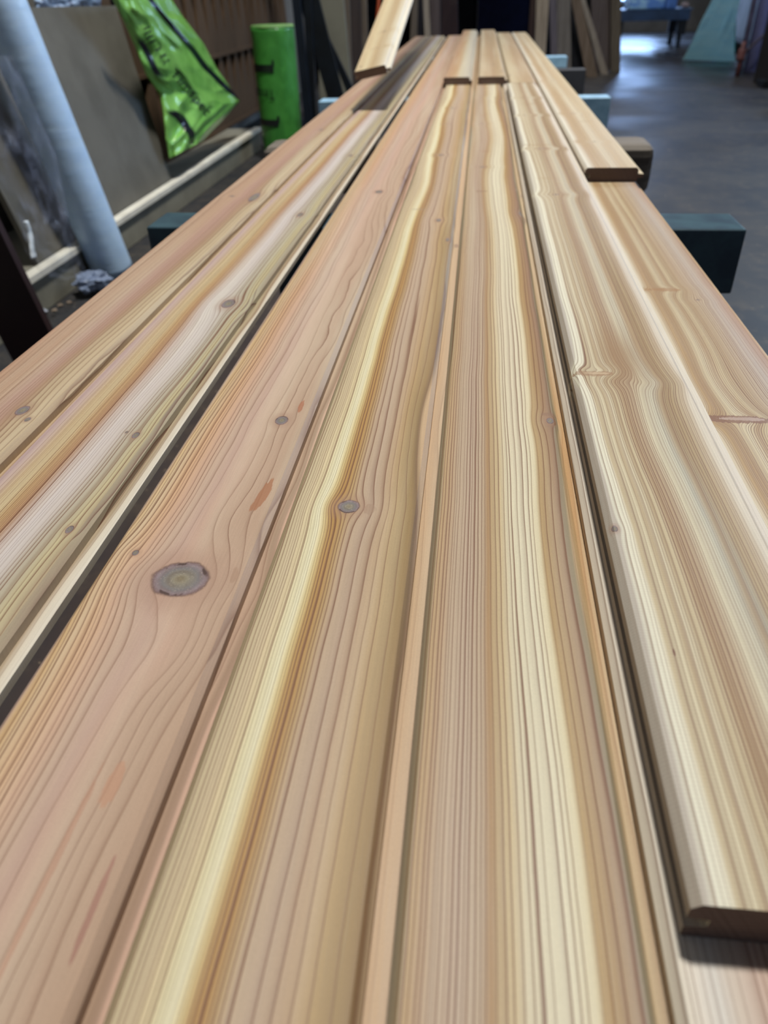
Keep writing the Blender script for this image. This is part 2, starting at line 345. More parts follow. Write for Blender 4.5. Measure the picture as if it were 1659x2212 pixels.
# ------------------------------------------------------------------ simple materials
def plain(name, c, rough=.6, spec=.5, metal=0, var=.15, scale=14.0, c2=None, bs=.2, bd=.003):
    g = G(name); X, Y, Z = g.coords()
    n = g.noise(X, Y, Z, 4, .6, scale)
    a = srgb(c); b = srgb(c2) if c2 else tuple([x*(1-var*2.2) for x in a[:3]]+[1])
    return g.out(g.mix(n.step(.35, .68), a, b), rough=rough, spec=spec, metal=metal, bump=n, bd=bd, bs=bs)
def weathered(name, c, c2, along='Z', rough=.7):
    g = G(name); X, Y, Z = g.coords()
    if along == 'Z': n = g.noise(X*60.0, Y*60.0, Z*2.2, 3, .6)
    elif along == 'Y': n = g.noise(X*60.0, Y*2.2, Z*60.0, 3, .6)
    else: n = g.noise(X*2.2, Y*60.0, Z*60.0, 3, .6)
    n2 = g.noise(X, Y, Z, 2, .5, 5.0)
    col = g.mix(n.step(.35, .65), srgb(c), srgb(c2)); col = g.mix(n2.step(.5, .8)*.3, col, srgb('4a3a30'))
    return g.out(col, rough=rough, spec=.3, bump=n, bd=.001, bs=.4)

# floor: dark worn concrete with sawdust
g = G('worn_concrete'); X, Y, Z = g.coords(); X = X+1.225; Y = Y+7.95
n = g.noise(X, Y, 0.0, 5, .62, 2.2); n2 = g.noise(X*2.2, Y*2.2, 3.0, 5, .7, 6.0); n3 = g.noise(X*60.0, Y*60.0, 5.0, 2, .5)
n4 = g.noise(X, Y, 9.0, 2, .5, 1.1)
col = g.mix(n.step(.35, .65), srgb('24262c'), srgb('363433'))
col = g.mix(n2.step(.45, .7)*.55, col, srgb('4e463d'))
col = g.mix(X.step(.5, .2)*X.step(-.75, -.5)*.95, col, srgb('4b3428'))
col = g.mix(n2.step(.3, .42)*.0, col, srgb('20242c'))
dust = n3.step(.66, .74)*n2.step(.42, .62)
col = g.mix(dust*.8, col, srgb('a8957c'))
FLOOR = g.out(col, rough=n4.step(.3, .7)*.22+.24+X.step(.6, .3)*.4+Y.step(10.5, 7.0)*.22+dust*.3, spec=.45, bump=n2+n3*.2, bd=.003, bs=.25)
def box(name, x0, x1, y0, y1, z0, z1, mat, parent=None, bev=.0):
    bm = bmesh.new(); bmesh.ops.create_cube(bm, size=1)
    o = Vector(((x0+x1)/2, (y0+y1)/2, z0)) if not parent else Vector((0, 0, 0))
    for v in bm.verts:
        v.co = Vector(((x0+x1)/2+v.co.x*(x1-x0), (y0+y1)/2+v.co.y*(y1-y0), (z0+z1)/2+v.co.z*(z1-z0))) - o
    bm.normal_update()
    if bev: bmesh.ops.bevel(bm, geom=bm.edges[:], offset=bev, segments=3, profile=.6, affect='EDGES')
    me = bpy.data.meshes.new(name); bm.to_mesh(me); bm.free(); me.materials.append(mat)
    ob = bpy.data.objects.new(name, me); C.objects.link(ob); ob.location = o
    if parent:
        ob.parent = parent; ob.location = -parent.location
    return ob
def empty(name, loc, label, cat, group=None):
    o = bpy.data.objects.new(name, None); C.objects.link(o); o.location = loc; o.empty_display_size = .1
    return tag(o, label, cat, group)
def struct(o): return tag(o, kind='structure')

WALL = plain('grey_painted_wall', '77746e', rough=.8, scale=3.0)
DARKW = plain('dark_wall', '1a1a20', rough=.9, scale=3.0)
struct(box('floor', -1.75, 4.2, -1.2, 17.1, -.1, 0, FLOOR))
struct(box('wall_left', -1.87, -1.75, -1.2, 17.1, 0, 6.2, WALL))
struct(box('wall_right', 4.2, 4.32, -1.2, 17.1, 0, 6.2, WALL))
struct(box('wall_back', -1.75, 4.2, 17.1, 17.2, 0, 6.2, WALL))
struct(box('ceiling', -1.87, 4.32, -1.2, 17.2, 6.2, 6.3, plain('ceiling_sheet', '6b6d70', rough=.8)))
PL = plain('cream_plinth', '8b8778', rough=.75, scale=6.0, c2='7c786b')
struct(box('baseboard_left', -1.75, -1.385, -1.2, 5.15, 0, .122, PL, bev=.004))
struct(box('trim_1', -1.412, -1.372, -1.2, 5.15, .108, .130, plain('lit_ledge_top', 'efe9da', rough=.6, scale=8.0, c2='dcd5c6'), bev=.002))  # near-white colour paints in the lit top of the ledge
# daylight window in the back wall
g = G('daylight_glass'); g.out(srgb('b9d8ff'), rough=.1)
g.b.inputs['Emission Color'].default_value = (.36, .58, 1, 1); g.b.inputs['Emission Strength'].default_value = 6
wf = struct(box('window_1', 1.45, 3.3, 17.04, 17.10, .45, 1.75, plain('window_frame_paint', '8a8f98')))
w = box('window_pane', 1.50, 3.25, 17.02, 17.05, .50, 1.70, g.m, wf)
wf2 = struct(box('window_2', 4.14, 4.2, 4.4, 7.6, 1.7, 3.5, bpy.data.materials['window_frame_paint']))
w2 = box('window_pane', 4.12, 4.15, 4.47, 7.53, 1.77, 3.43, g.m, wf2)
# lamp bodies under the ceiling
LAMP = G('lamp_diffuser'); LAMP.out(srgb('ffffff')); LAMP.b.inputs['Emission Color'].default_value = (1, .96, .9, 1); LAMP.b.inputs['Emission Strength'].default_value = 4
STEELG = plain('grey_steel', '7a7d80', rough=.4, metal=.8)
for i, (lx, ly) in enumerate(((.5, 2.3), (.6, 9.8))):
    e = empty('ceiling_lamp', (lx, ly, 5.64), ('round high-bay lamp above the board stack', 'round high-bay lamp above the far racks')[i], 'lamp', 'high-bay lamps')
    for nm, r1, r2, z0, z1, m in (('lamp_housing', .30, .12, .03, .35, STEELG), ('lamp_diffuser', .29, .29, 0.0, .03, LAMP.m), ('hanger', .012, .012, .35, .56, STEELG)):
        bm = bmesh.new(); bmesh.ops.create_cone(bm, segments=24, radius1=r1, radius2=r2, depth=z1-z0, cap_ends=True)
        for v in bm.verts: v.co.z += (z0+z1)/2
        me = bpy.data.meshes.new(nm); bm.to_mesh(me); bm.free(); me.materials.append(m)
        ob = bpy.data.objects.new(nm, me); C.objects.link(ob); ob.parent = e


# ------------------------------------------------------------------ trestles under the boards
GREEN = plain('dark_green_steel', '33505a', rough=.38, metal=.0, spec=.6, scale=20.0, c2='243a48', bs=.1)
BLUE = plain('blue_steel', '9cc4de', rough=.5, spec=.5, scale=20.0, c2='7ea6c2', bs=.1)
GREY = plain('grey_box_beam', '34363c', rough=.6, scale=20.0)
TIMB = weathered('weathered_beam', '837a70', '645b52', 'X')
def trestle(y0, y1, z0, x0, x1, mat, bev, label):
    e = empty('trestle', ((x0+x1)/2, (y0+y1)/2, 0), label, 'trestle', 'trestles carrying the boards')
    box('beam', x0, x1, y0, y1, z0, L0-.0005, mat, e, bev)
    for x in (x0+.20, x1-.24):
        box('leg', x, x+.05, y0+.015, y1-.015, 0, z0, mat, e, .003)
    return e
trestle(1.164, 1.257, .452, -.513, .396, GREEN, .004, 'dark green steel trestle beam end, nearest one under the board stack')
trestle(1.855, 1.985, .442, -.500, .396, TIMB, .026, 'rounded weathered timber trestle beam below the raised board end')
trestle(2.68, 2.76, .464, -.515, .409, BLUE, .004, 'pale blue steel trestle beam behind the timber one')
trestle(3.58, 3.66, .452, -.50, .432, GREY, .004, 'dark grey box built as a trestle beam between the two pale blue beams')  # a dark grey box, put in as one more beam
trestle(4.225, 4.32, .500, -.50, .415, BLUE, .004, 'small pale blue steel trestle beam, farthest under the boards')

# ------------------------------------------------------------------ left side
SHEETM = plain('grey_brown_board_sheet', '67635a', rough=.75, scale=5.0, c2='5a564d', bs=.1)
def slab(name, p, thick, mat, parent=None, bev=.0):
    """quad p (4 points, in order) thickened away from the viewer side"""
    p = [Vector(a) for a in p]; n = (p[1]-p[0]).cross(p[3]-p[0]).normalized()
    if n.dot(CAM-p[0]) < 0: n = -n
    vs = p+[a-n*thick for a in p]
    fs = [(0, 1, 2, 3), (7, 6, 5, 4), (0, 4, 5, 1), (1, 5, 6, 2), (2, 6, 7, 3), (3, 7, 4, 0)]
    o = mesh(name, vs, fs, [mat], parent)
    bm = bmesh.new(); bm.from_mesh(o.data); bmesh.ops.recalc_face_normals(bm, faces=bm.faces)
    bm.normal_update()
    if bev: bmesh.ops.bevel(bm, geom=bm.edges[:], offset=bev, segments=3, profile=.6, affect='EDGES')
    bm.to_mesh(o.data); bm.free()
    return o
br = at(372, 393, x=-1.416); br.z = .1225; tr = at(250, 12, x=-1.55); tl = at(-200, 22, x=-1.55); bl = Vector((br.x, tl.y+.05, .1225))
tag(slab('wall_sheet', [bl, br, tr, tl], .018, SHEETM), 'grey-brown sheet leaning behind the white roll on the plinth', 'sheet')

def tube(name, p0, p1, r0, r1, mat, parent=None, seg=32, rings=1, wob=0, cap=True, seed=0):
    p0 = Vector(p0); p1 = Vector(p1); d = (p1-p0).normalized()
    a = d.cross(Vector((0, 1, 0))).normalized(); b = d.cross(a)
    vs = []; fs = []
    for i in range(rings+1):
        t = i/rings; c = p0.lerp(p1, t); r = r0+(r1-r0)*t
        for j in range(seg):
            th = 2*pi*j/seg; rr = r
            if wob: rr += wob*(mnoise.noise(Vector((cos(th)*2+seed, sin(th)*2, t*14))))
            vs.append(c+a*cos(th)*rr+b*sin(th)*rr)
    for i in range(rings):
        for j in range(seg): fs.append((i*seg+j, i*seg+(j+1) % seg, (i+1)*seg+(j+1) % seg, (i+1)*seg+j))
    n = len(fs)
    if cap: fs.append(tuple(range(seg))); fs.append(tuple(rings*seg+j for j in reversed(range(seg))))
    o = mesh(name, vs, fs, [mat], parent)
    for p in o.data.polygons: p.use_smooth = p.index < n
    bm = bmesh.new(); bm.from_mesh(o.data); bmesh.ops.recalc_face_normals(bm, faces=bm.faces); bm.to_mesh(o.data); bm.free()
    return o
# white roll of polythene film leaning on the sheet
g = G('white_film_roll'); X, Y, Z = g.coords()
n = g.noise(X*8.0, Y*8.0, Z*30.0, 3, .6); n2 = g.noise(X*30.0, Y*30.0, Z*3.0, 2, .5)
g.out(g.mix(n.step(.3, .7)*.5, srgb('c6e0ff'), srgb('b0d0f4')), rough=.38, spec=.5, bump=n+n2*.5, bd=.004, bs=.35)
g.b.inputs['Subsurface Weight'].default_value = .25; g.b.inputs['Subsurface Radius'].default_value = (.02, .02, .03)
b0 = at(247, 594, z=.0); b1 = at(58, 150, x=-1.385); dd = (b1-b0).normalized(); R0 = .074
b0.z = .012
fr = empty('film_roll', b0, 'tall white roll of plastic film leaning at the left', 'roll')
tube('film', (0, 0, 0.0), dd*1.5, R0, R0+.004, g.m, fr, 40, 60, .0012)
tube('core_tube', -dd*.006, dd*1.51, .038, .038, plain('cardboard_core', '8a6f52', rough=.9), fr, 24)
# loose clear film hanging beside the roll and crumpled on the floor
g = G('clear_film'); X, Y, Z = g.coords()
n = g.noise(X*9.0, Y*9.0, Z*9.0, 4, .65)
g.out(srgb('aab2cc'), rough=.16, spec=.6, bump=n, bd=.01, bs=.5)
g.nt.links.new((n.step(.4, .8)*.20+.03).s, g.b.inputs['Alpha'])
CLEAR = g.m
def sheet_uv(name, rows, depth, mat, parent=None, nu=24, nv=40, bulge=.03, amp=.010, freq=9.0, thick=.0006, seed=0.0, ph=2.2):
    """rows: (left pixel, right pixel) from top to bottom on the plane x = depth; gets folds and a belly towards the room"""
    def lerp(t):
        k = t*(len(rows)-1); i = min(int(k), len(rows)-2); f = k-i; f = f*f*(3-2*f)*.4+f*.6
        a, b = rows[i], rows[i+1]
        return [[a[q][w]+(b[q][w]-a[q][w])*f for w in (0, 1)] for q in (0, 1)]
    vs = []; uvs = []
    for i in range(nv+1):
        (lx, ly), (rx, ry) = lerp(i/nv)
        for j in range(nu+1):
            s = j/nu; u = lx+(rx-lx)*s; v = ly+(ry-ly)*s
            q = at(u, v, x=depth)
            fold = mnoise.noise(Vector((s*freq*.6+seed, i/nv*freq*ph/2.2, 1.3)))+.5*mnoise.noise(Vector((s*freq*1.7+seed, i/nv*freq*ph, 4.1)))
            fold2 = abs(mnoise.noise(Vector((s*3.1-i/nv*6+seed, i/nv*5+s*4, 7.7))))
            q = at(u, v, x=depth+bulge*sin(pi*min(1, max(0, s)))**.6+amp*fold*1.6-amp*2.0*fold2)
            vs.append(q); uvs.append((s, i/nv))
    fs = [(i*(nu+1)+j, i*(nu+1)+j+1, (i+1)*(nu+1)+j+1, (i+1)*(nu+1)+j) for i in range(nv) for j in range(nu)]
    o = mesh(name, vs, fs, [mat], parent, smooth=True)
    uv = o.data.uv_layers.new(name='UVMap')
    for l in o.data.loops: uv.data[l.index].uv = uvs[l.vertex_index]
    md = o.modifiers.new('thickness', 'SOLIDIFY'); md.thickness = thick; md.offset = -1
    return o, lerp
o, _ = sheet_uv('clear_film', [((-60, 120), (25, 120)), ((-40, 330), (120, 330)), ((45, 480), (150, 470)), ((52, 540), (165, 540)), ((95, 600), (180, 575)), ((120, 615), (190, 590))], -1.30, CLEAR, bulge=.02, amp=.012)
CF = tag(o, 'crumpled clear plastic film hanging beside the white roll', 'plastic film')
# near-white strip painted as the bright crinkle on that film
g = G('bright_crinkle_film'); g.out(srgb('f4faff'), rough=.25, spec=.8)
o, _ = sheet_uv('bright_crinkle', [((50, 478), (60, 476)), ((57, 498), (68, 496)), ((62, 520), (73, 518)), ((64, 545), (76, 543)), ((66, 560), (80, 556))], -1.22, g.m, bulge=.004, amp=.002, nu=5, nv=14)
o.data.materials[0] = g.m
o.parent = CF; tag(o, 'bright white crinkle')
g = G('floor_film'); g.out(srgb('8e9cb8'), rough=.25, spec=.7); g.b.inputs['Alpha'].default_value = .8
def crumple(name, loc, r, flat, mat, label, cat, group=None, seed=0, sub=3, amp=.5):
    bm = bmesh.new(); bmesh.ops.create_icosphere(bm, subdivisions=sub, radius=1)
    for v in bm.verts:
        n = mnoise.noise(v.co*2.1+Vector((seed, 0, 0)))+.6*abs(mnoise.noise(v.co*5.2+Vector((0, seed, 0))))
        v.co *= 1+amp*n
        v.co = Vector((v.co.x*r, v.co.y*r, (v.co.z*flat)*r))
    mz = min(v.co.z for v in bm.verts)
    for v in bm.verts: v.co.z -= mz
    me = bpy.data.meshes.new(name); bm.to_mesh(me); bm.free(); me.materials.append(mat)
    ob = bpy.data.objects.new(name, me); C.objects.link(ob); ob.location = loc
    return tag(ob, label, cat, group)
crumple('plastic_wad', at(165, 640, z=0)+Vector((0.05, .03, 0)), .05, .5, g.m, 'crumpled bluish plastic on the floor at the foot of the plinth', 'plastic film', seed=3, sub=4, amp=.8)
crumple('plastic_scrap', at(92, 679, z=0), .014, .5, plain('white_scrap', 'c8ccd8', rough=.4), 'tiny white scrap on the floor beside the maroon board', 'scrap', seed=9, amp=.9)
for i, (u, v) in enumerate([(105, 655), (130, 662), (118, 672), (150, 655)]):
    crumple('wood_chip', at(u, v, z=0), .007, .35, plain('chip_wood', 'a08c78'), 'small pale wood chip lying in the corner under the plinth', 'wood chip', 'wood chips in the corner', seed=i*3.1, amp=.9)
# maroon board at the left edge
MAR = plain('maroon_wood', '2f1c1e', rough=.6, spec=.3, scale=4.0, c2='281a1c')
q1 = at(0, 500, y=1.75); q2 = at(105, 715, y=1.75); d = (q2-q1).normalized(); q3 = q2+d*((.0-q2.z)/d.z); q0 = q1-d*.45
off = Vector((-.13, -.02, -.03)); off.z = 0
tag(slab('leaning_board', [q3+off, q3, q0, q0+off], .03, MAR), 'dark maroon board leaning at the far left edge', 'board')

# brown rack with pointed dark slots
RK = weathered('brown_rack_wood', '58432f', '473524', 'Z', .85)
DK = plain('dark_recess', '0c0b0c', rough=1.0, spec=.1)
rk = empty('slotted_rack', (-1.62, 5.0, .122), 'brown wooden rack with rows of pointed dark slots', 'rack')
def local(o, e):
    o.parent = e; o.location = -e.location
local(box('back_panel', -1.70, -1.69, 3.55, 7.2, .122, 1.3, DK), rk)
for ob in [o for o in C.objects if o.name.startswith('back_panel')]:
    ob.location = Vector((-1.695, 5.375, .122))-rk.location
def picket_row(name, y0, y1, z0, z1, base, n, up):
    """a board whose lower part is solid and upper part is cut into pointed pickets (or hanging down)"""
    vs = []; fs = []
    w = (y1-y0)/n; x = -1.60
    for i in range(n):
        a = y0+i*w; rr = random.uniform(.9, 1.1)
        if up: prof = [(a, base), (a+w*.32, z1), (a+w*.68, z1), (a+w, base), (a+w, z0), (a, z0)]
        else: prof = [(a, base+(z1-base)*0), (a+w*.12, z0), (a+w*.88, z0), (a+w, base), (a+w, z1), (a, z1)]
        k = len(vs)
        for xx in (x, x-.02):
            for (yy, zz) in prof: vs.append((xx, yy, zz))
        m = len(prof); fs.append(tuple(k+j for j in range(m))); fs.append(tuple(k+m+j for j in reversed(range(m))))
        for j in range(m): fs.append((k+j, k+(j+1) % m, k+m+(j+1) % m, k+m+j))
    o = mesh(name, [Vector(v)-rk.location for v in vs], fs, [RK], rk)
    return o
picket_row('picket_row', 3.6, 7.2, .14, .512, .30, 21, True)
picket_row('picket_row', 3.6, 7.2, .53, .86, .62, 20, True)
for z in (.122, .512):
    b = box('shelf_board', -1.69, -1.59, 3.6, 7.1, z, z+.018, RK); b.parent = rk; b.location = Vector((-1.6375, 5.35, z))-rk.location

# green packaging bag with black stripes hanging over the sheet
g = G('green_bag_film'); tc = g.coords('UV'); s_, t_ = tc[0], tc[1]
X, Y, Z = g.coords()
n = g.noise(X*9.0, Y*9.0, Z*9.0, 3, .6); n2 = g.noise(X*28.0, Y*28.0, Z*28.0, 3, .6)
def stripe(ctr, w): return (s_-ctr).op('ABSOLUTE').step(w, w-.025)
st1 = stripe(t_*.62+.60, .060)*t_.step(.80, .72)
st2 = stripe((t_-.68)*1.75+.10, .075)*t_.step(.66, .70)*t_.step(.99, .96)
st3 = stripe((t_-.2)*.25+.10, .06)*t_.step(.22, .27)*t_.step(.52, .42)
m = (st1+st2+st3).clamp()
colr = g.mix(n.step(.35, .65)*.6, srgb('8cc660'), srgb('6eab48'))
g.out(g.mix(m, colr, srgb('151a22')), rough=.2, spec=.7, bump=n2+n*1.5, bd=.006, bs=.35)
bagrows = [((228, -30), (352, -30)), ((262, 35), (394, 35)), ((292, 100), (440, 95)), ((315, 160), (468, 148)), ((345, 205), (500, 193)), ((353, 252), (519, 218)), ((358, 300), (482, 258)), ((366, 343), (438, 304))]
bag, blerp = sheet_uv('packaging_bag', bagrows, -1.39, g.m, nu=60, nv=90, bulge=.04, amp=.009, freq=5.0, thick=.0008, seed=2.0)
tag(bag, 'crumpled bright green plastic bag with black stripes hanging at the left', 'bag')
INK = plain('black_ink', '14181a', rough=.4)
from mathutils.bvhtree import BVHTree
def text_mesh(txt, shear=0):
    cu = bpy.data.curves.new('lettering', 'FONT'); cu.body = txt; cu.size = 1; cu.extrude = 0.0; cu.resolution_u = 4
    o = bpy.data.objects.new('lettering_source', cu); C.objects.link(o)
    dg = bpy.context.evaluated_depsgraph_get(); dg.update()
    me = bpy.data.meshes.new_from_object(o.evaluated_get(dg)); bpy.data.objects.remove(o)
    bm = bmesh.new(); bm.from_mesh(me)
    bmesh.ops.triangulate(bm, faces=bm.faces)
    for _ in range(1): bmesh.ops.subdivide_edges(bm, edges=bm.edges[:], cuts=4, use_grid_fill=True)
    w = max(v.co.x for v in bm.verts)
    return bm, w
bvh = BVHTree.FromPolygons([v.co for v in bag.data.vertices], [tuple(p.vertices) for p in bag.data.polygons])
def on_bag(u, v, lift=.011):
    d = (at(u, v, x=-1.3)-CAM).normalized(); h = bvh.ray_cast(CAM, d)
    if h[0] is None: return at(u, v, x=-1.33)
    return h[0]-d*lift
bm, w = text_mesh('Timspec')
for v in bm.verts:
    a = v.co.x/w; b = v.co.y
    px_ = 366+(446-366)*a+.75*b*27+sin(a*pi)*2; py_ = 158+(252-158)*a-.66*b*27
    v.co = on_bag(px_, py_)
me = bpy.data.meshes.new('printed_lettering'); bm.to_mesh(me); bm.free(); me.materials.append(INK)
o = bpy.data.objects.new('printed_lettering', me); C.objects.link(o); o.parent = bag
so = o.modifiers.new('thickness', 'SOLIDIFY'); so.thickness = .0005
tag(o, 'black lettering')
# scrunched strokes of the print above the word
vs = []; fs = []
for i, (u, v) in enumerate([(310, 62), (313, 72), (317, 82), (322, 92), (334, 108), (345, 122), (352, 134)]):
    du, dv = (13, -7)
    k = len(vs)
    for (a, b) in ((0, 0), (du, dv), (du+2, dv+3.2), (2, 3.2)): vs.append(on_bag(u+a, v+b))
    fs.append((k, k+1, k+2, k+3))
o = mesh('printed_strokes', vs, fs, [INK], bag); so = o.modifiers.new('thickness', 'SOLIDIFY'); so.thickness = .0005

# green wrapped roll standing by the plinth
g = G('green_roll_film'); X, Y, Z = g.coords()
n = g.noise(X*14.0, Y*14.0, Z*9.0, 4, .6)
wr = X.step(.02, .06)*1.0
g.out(g.mix(n.step(.35, .65)*.7, srgb('458c3a'), srgb('357530')), rough=.38, spec=.45, bump=n*(wr+.25), bd=.012, bs=.6)
gy = 4.85; ctop = at(588, 52, y=gy); gx = -1.165; gr = .121
er = empty('wrapped_roll', (gx, gy, 0), 'upright roll in bright green wrapping with black bands', 'roll')
tube('wrapping', (0, 0, .002), (0, 0, .675), gr-.004, gr, g.m, er, 48, 30, .0025)
tube('top_rim', (0, 0, .672), (0, 0, .682), gr+.002, gr-.004, plain('pale_green_rim', '7fae5f', rough=.5), er, 48, 2, .004)
def wrap_patch(name, mat, segs):
    """patches on the roll: (angle0, angle1, z0, z1), the angle 0 facing -y, positive towards +x"""
    vs = []; fs = []
    for (a0, a1, z0, z1) in segs:
        n = 14
        for i in range(n+1):
            a = a0+(a1-a0)*i/n; r = gr+.0035
            for z in (z0, z1): vs.append((sin(a)*r, -cos(a)*r, z))
        k = len(vs)-2*(n+1)
        fs += [(k+2*i, k+2*i+2, k+2*i+3, k+2*i+1) for i in range(n)]
    o = mesh(name, vs, fs, [mat], er); so = o.modifiers.new('thickness', 'SOLIDIFY'); so.thickness = .0006
    return o
wrap_patch('black_band', INK, [(-1.25, .12, .462, .500), (.06, .16, .492, .522)])
wrap_patch('black_band', INK, [(-1.1, .12, .192, .225), (.06, .18, .215, .245)])
bm, w = text_mesh('Timspec')
for v in bm.verts:
    a = v.co.x/w; b = v.co.y; r = gr+.0055
    th = .06-a*1.5; z = .335-b*.075+.045    # printed upside down
    v.co = Vector((sin(th)*r, -cos(th)*r, z))
me = bpy.data.meshes.new('printed_lettering'); bm.to_mesh(me); bm.free(); me.materials.append(INK)
o = bpy.data.objects.new('printed_lettering', me); C.objects.link(o); o.parent = er
so = o.modifiers.new('thickness', 'SOLIDIFY'); so.thickness = .0006
tag(o, 'upside-down black lettering')

# black plastic strips leaning behind the green roll
BLK = plain('black_plastic', '0b0e13', rough=.45, spec=.4, scale=9.0, c2='10161e')
BLK2 = plain('dark_blue_plastic', '141c28', rough=.4, spec=.5, scale=9.0)
def lean(name, pts, y, mat, label, cat, group=None, thick=.03, down=True, zmin=0.0, up=.8):
    """board outlined by the left and right edges of its front (top px pair, bottom px pair) on the plane y"""
    (tlx, tly), (trx, try_), (blx, bly), (brx, bry) = pts
    a, b, c, d = at(tlx, tly, y=y), at(trx, try_, y=y), at(brx, bry, y=y), at(blx, bly, y=y)
    def ext(p, q, z): k = (z-p.z)/(q.z-p.z); return p+(q-p)*k
    d2, c2 = ext(a, d, zmin), ext(b, c, zmin)
    if not down: d2, c2 = d, c
    a2, b2 = ext(a, d, a.z+up), ext(b, c, b.z+up)
    return tag(slab(name, [d2, c2, b2, a2], thick, mat, bev=.002), label, cat, group)
BG = 'black plastic strips leaning behind the green roll'
lean('plastic_strip', [(630, 0), (648, 0), (655, 240), (672, 240)], 6.0, BLK2, 'narrow dark blue plastic strip leaning right behind the green roll', 'plastic strip', BG)
lean('plastic_strip', [(645, 0), (690, 0), (705, 205), (740, 200)], 6.1, BLK, 'wide black plastic strip leaning behind the green roll', 'plastic strip', BG)
lean('plastic_strip', [(655, 0), (672, 0), (668, 240), (682, 240)], 6.05, BLK, 'narrow black plastic strip leaning between its two neighbours', 'plastic strip', BG)
lean('plastic_strip', [(668, 0), (700, 60), (745, 190), (760, 185)], 6.2, BLK, 'slanting black plastic strip nearest the pale panel', 'plastic strip', BG, up=.05)
CRM = plain('cream_panel', '7f7c6c', rough=.8, scale=4.0, c2='757263')
lean('pale_panel', [(684, 0), (742, 0), (690, 200), (760, 200)], 6.6, CRM, 'pale cream panel standing behind the black strips', 'panel', thick=.04)
DBW = weathered('dark_brown_timber', '453b38', '3a312e', 'Z')
LBW = weathered('light_brown_timber', '75695c', '605448', 'Z')
PBW = weathered('pale_timber', 'a59683', '8b7b69', 'Z')
MBW = weathered('mauve_brown_timber', '665a5a', '554a4a', 'Z')
RBW = weathered('red_brown_timber', '2c1818', '231414', 'Z')
TG = 'old timbers standing at the far end on the left'
lean('standing_timber', [(742, 0), (754, 0), (748, 150), (760, 150)], 6.7, LBW, 'thin light timber at the right edge of the pale panel', 'timber', TG)
lean('standing_timber', [(754, 0), (778, 0), (760, 150), (784, 150)], 6.75, DBW, 'dark brown timber between the pale panel and the sloping plank', 'timber', TG)
lean('standing_timber', [(780, 0), (792, 0), (784, 150), (796, 150)], 6.8, LBW, 'narrow timber just left of the black gap beside the sloping plank', 'timber', TG)
o = tube('orange_pole', at(816, 30, y=7.4), at(824, -60, y=7.4), .012, .012, plain('orange_paint', 'c2501c', rough=.5), None, 16)
p0, p1 = at(812, 70, y=7.4), at(822, -40, y=7.4); dz = (p1-p0)
bpy.data.objects.remove(o)
base = p0-dz*(p0.z/dz.z); topp = p0+dz*((1.3-p0.z)/dz.z)
tag(tube('orange_pole', base, topp, .013, .013, plain('orange_paint', 'c2501c', rough=.5), None, 16), 'orange pole partly hidden by the sloping plank', 'pole')
lean('standing_timber', [(890, 0), (903, 0), (885, 100), (900, 100)], 8.2, LBW, 'grey-brown timber just right of the sloping plank', 'timber', TG)
lean('standing_timber', [(905, 0), (915, 0), (902, 100), (912, 100)], 8.5, DBW, 'dark timber left of the thin pale one', 'timber', TG)
lean('standing_timber', [(914, 0), (926, 0), (918, 100), (931, 100)], 8.1, PBW, 'thin pale timber among dark ones at the far end', 'timber', TG)
lean('standing_timber', [(928, 0), (953, 0), (933, 100), (955, 100)], 8.3, MBW, 'mauve-brown timber right of the thin pale one', 'timber', TG)
lean('standing_timber', [(953, 0), (988, 0), (955, 100), (990, 100)], 8.2, RBW, 'deep red-brown timber beside the black opening', 'timber', TG)
# near-black panels across the dark void at the far end
BLKW = plain('near_black_panel', '05060a', rough=1.0, spec=.1)
def stand(name, x0, x1, y, z1, mat, label, cat, thick=.04, **k):
    return tag(box(name, x0, x1, y, y+thick, 0, z1, mat, bev=.002), label, cat, **k)
stand('near_black_panel', -1.74, -.05, 9.0, 2.2, BLKW, 'black panel behind the standing timbers on the left', 'panel')
stand('near_black_panel', -.045, .62, 8.6, 2.2, plain('blue_black_panel', '05081a', rough=1.0, spec=.1), 'blue-black panel filling the dark void straight beyond the end of the boards', 'panel')
box_ = tube('hanging_chain', at(884, 30, y=7.0), at(880, 80, y=7.0), .012, .016, plain('tarnished_metal', '3b4350', rough=.3, metal=.9), None, 10, 16, .014)
tag(box_, 'small dark metal fitting beside the sloping plank', 'fitting')
bpy.data.objects.remove(box_)

# ------------------------------------------------------------------ right side timbers
TR = 'sawn timbers standing beyond the boards on the right'
lean('standing_timber', [(1146, 0), (1158, 0), (1140, 90), (1152, 90)], 8.4, weathered('chestnut_timber', '3f2c26', '33231f', 'Z'), 'narrow chestnut timber at the right edge of the black opening', 'timber', TR)
lean('standing_timber', [(1158, 0), (1186, 0), (1155, 110), (1178, 120)], 8.3, weathered('knotty_timber', 'a08c74', '7c6a55', 'Z'), 'pale knotty timber nearest the black opening', 'timber', TR)
lean('standing_timber', [(1187, 0), (1202, 0), (1190, 130), (1204, 130)], 8.6, MBW, 'mauve timber right of the knotty one', 'timber', TR)
lean('standing_timber', [(1203, 0), (1232, 0), (1204, 145), (1234, 145)], 8.8, LBW, 'wide olive-grey timber behind the slanting brown one', 'timber', TR)
lean('standing_timber', [(1234, 0), (1256, 0), (1266, 163), (1290, 160)], 9.2, weathered('warm_brown_timber', '7d6753', '68543f', 'Z'), 'warm brown timber slanting in front of the others', 'timber', TR)
lean('standing_timber', [(1252, -10), (1262, -10), (1296, 152), (1311, 150)], 9.45, PBW, 'thin pale timber slanting beside the warm brown one', 'timber', TR, up=.3)
lean('standing_timber', [(1277, 0), (1317, 0), (1280, 155), (1316, 155)], 9.75, weathered('plum_timber', '6b5e58', '5a4d49', 'Z'), 'broad grey-brown timber behind the crossing pair', 'timber', TR)
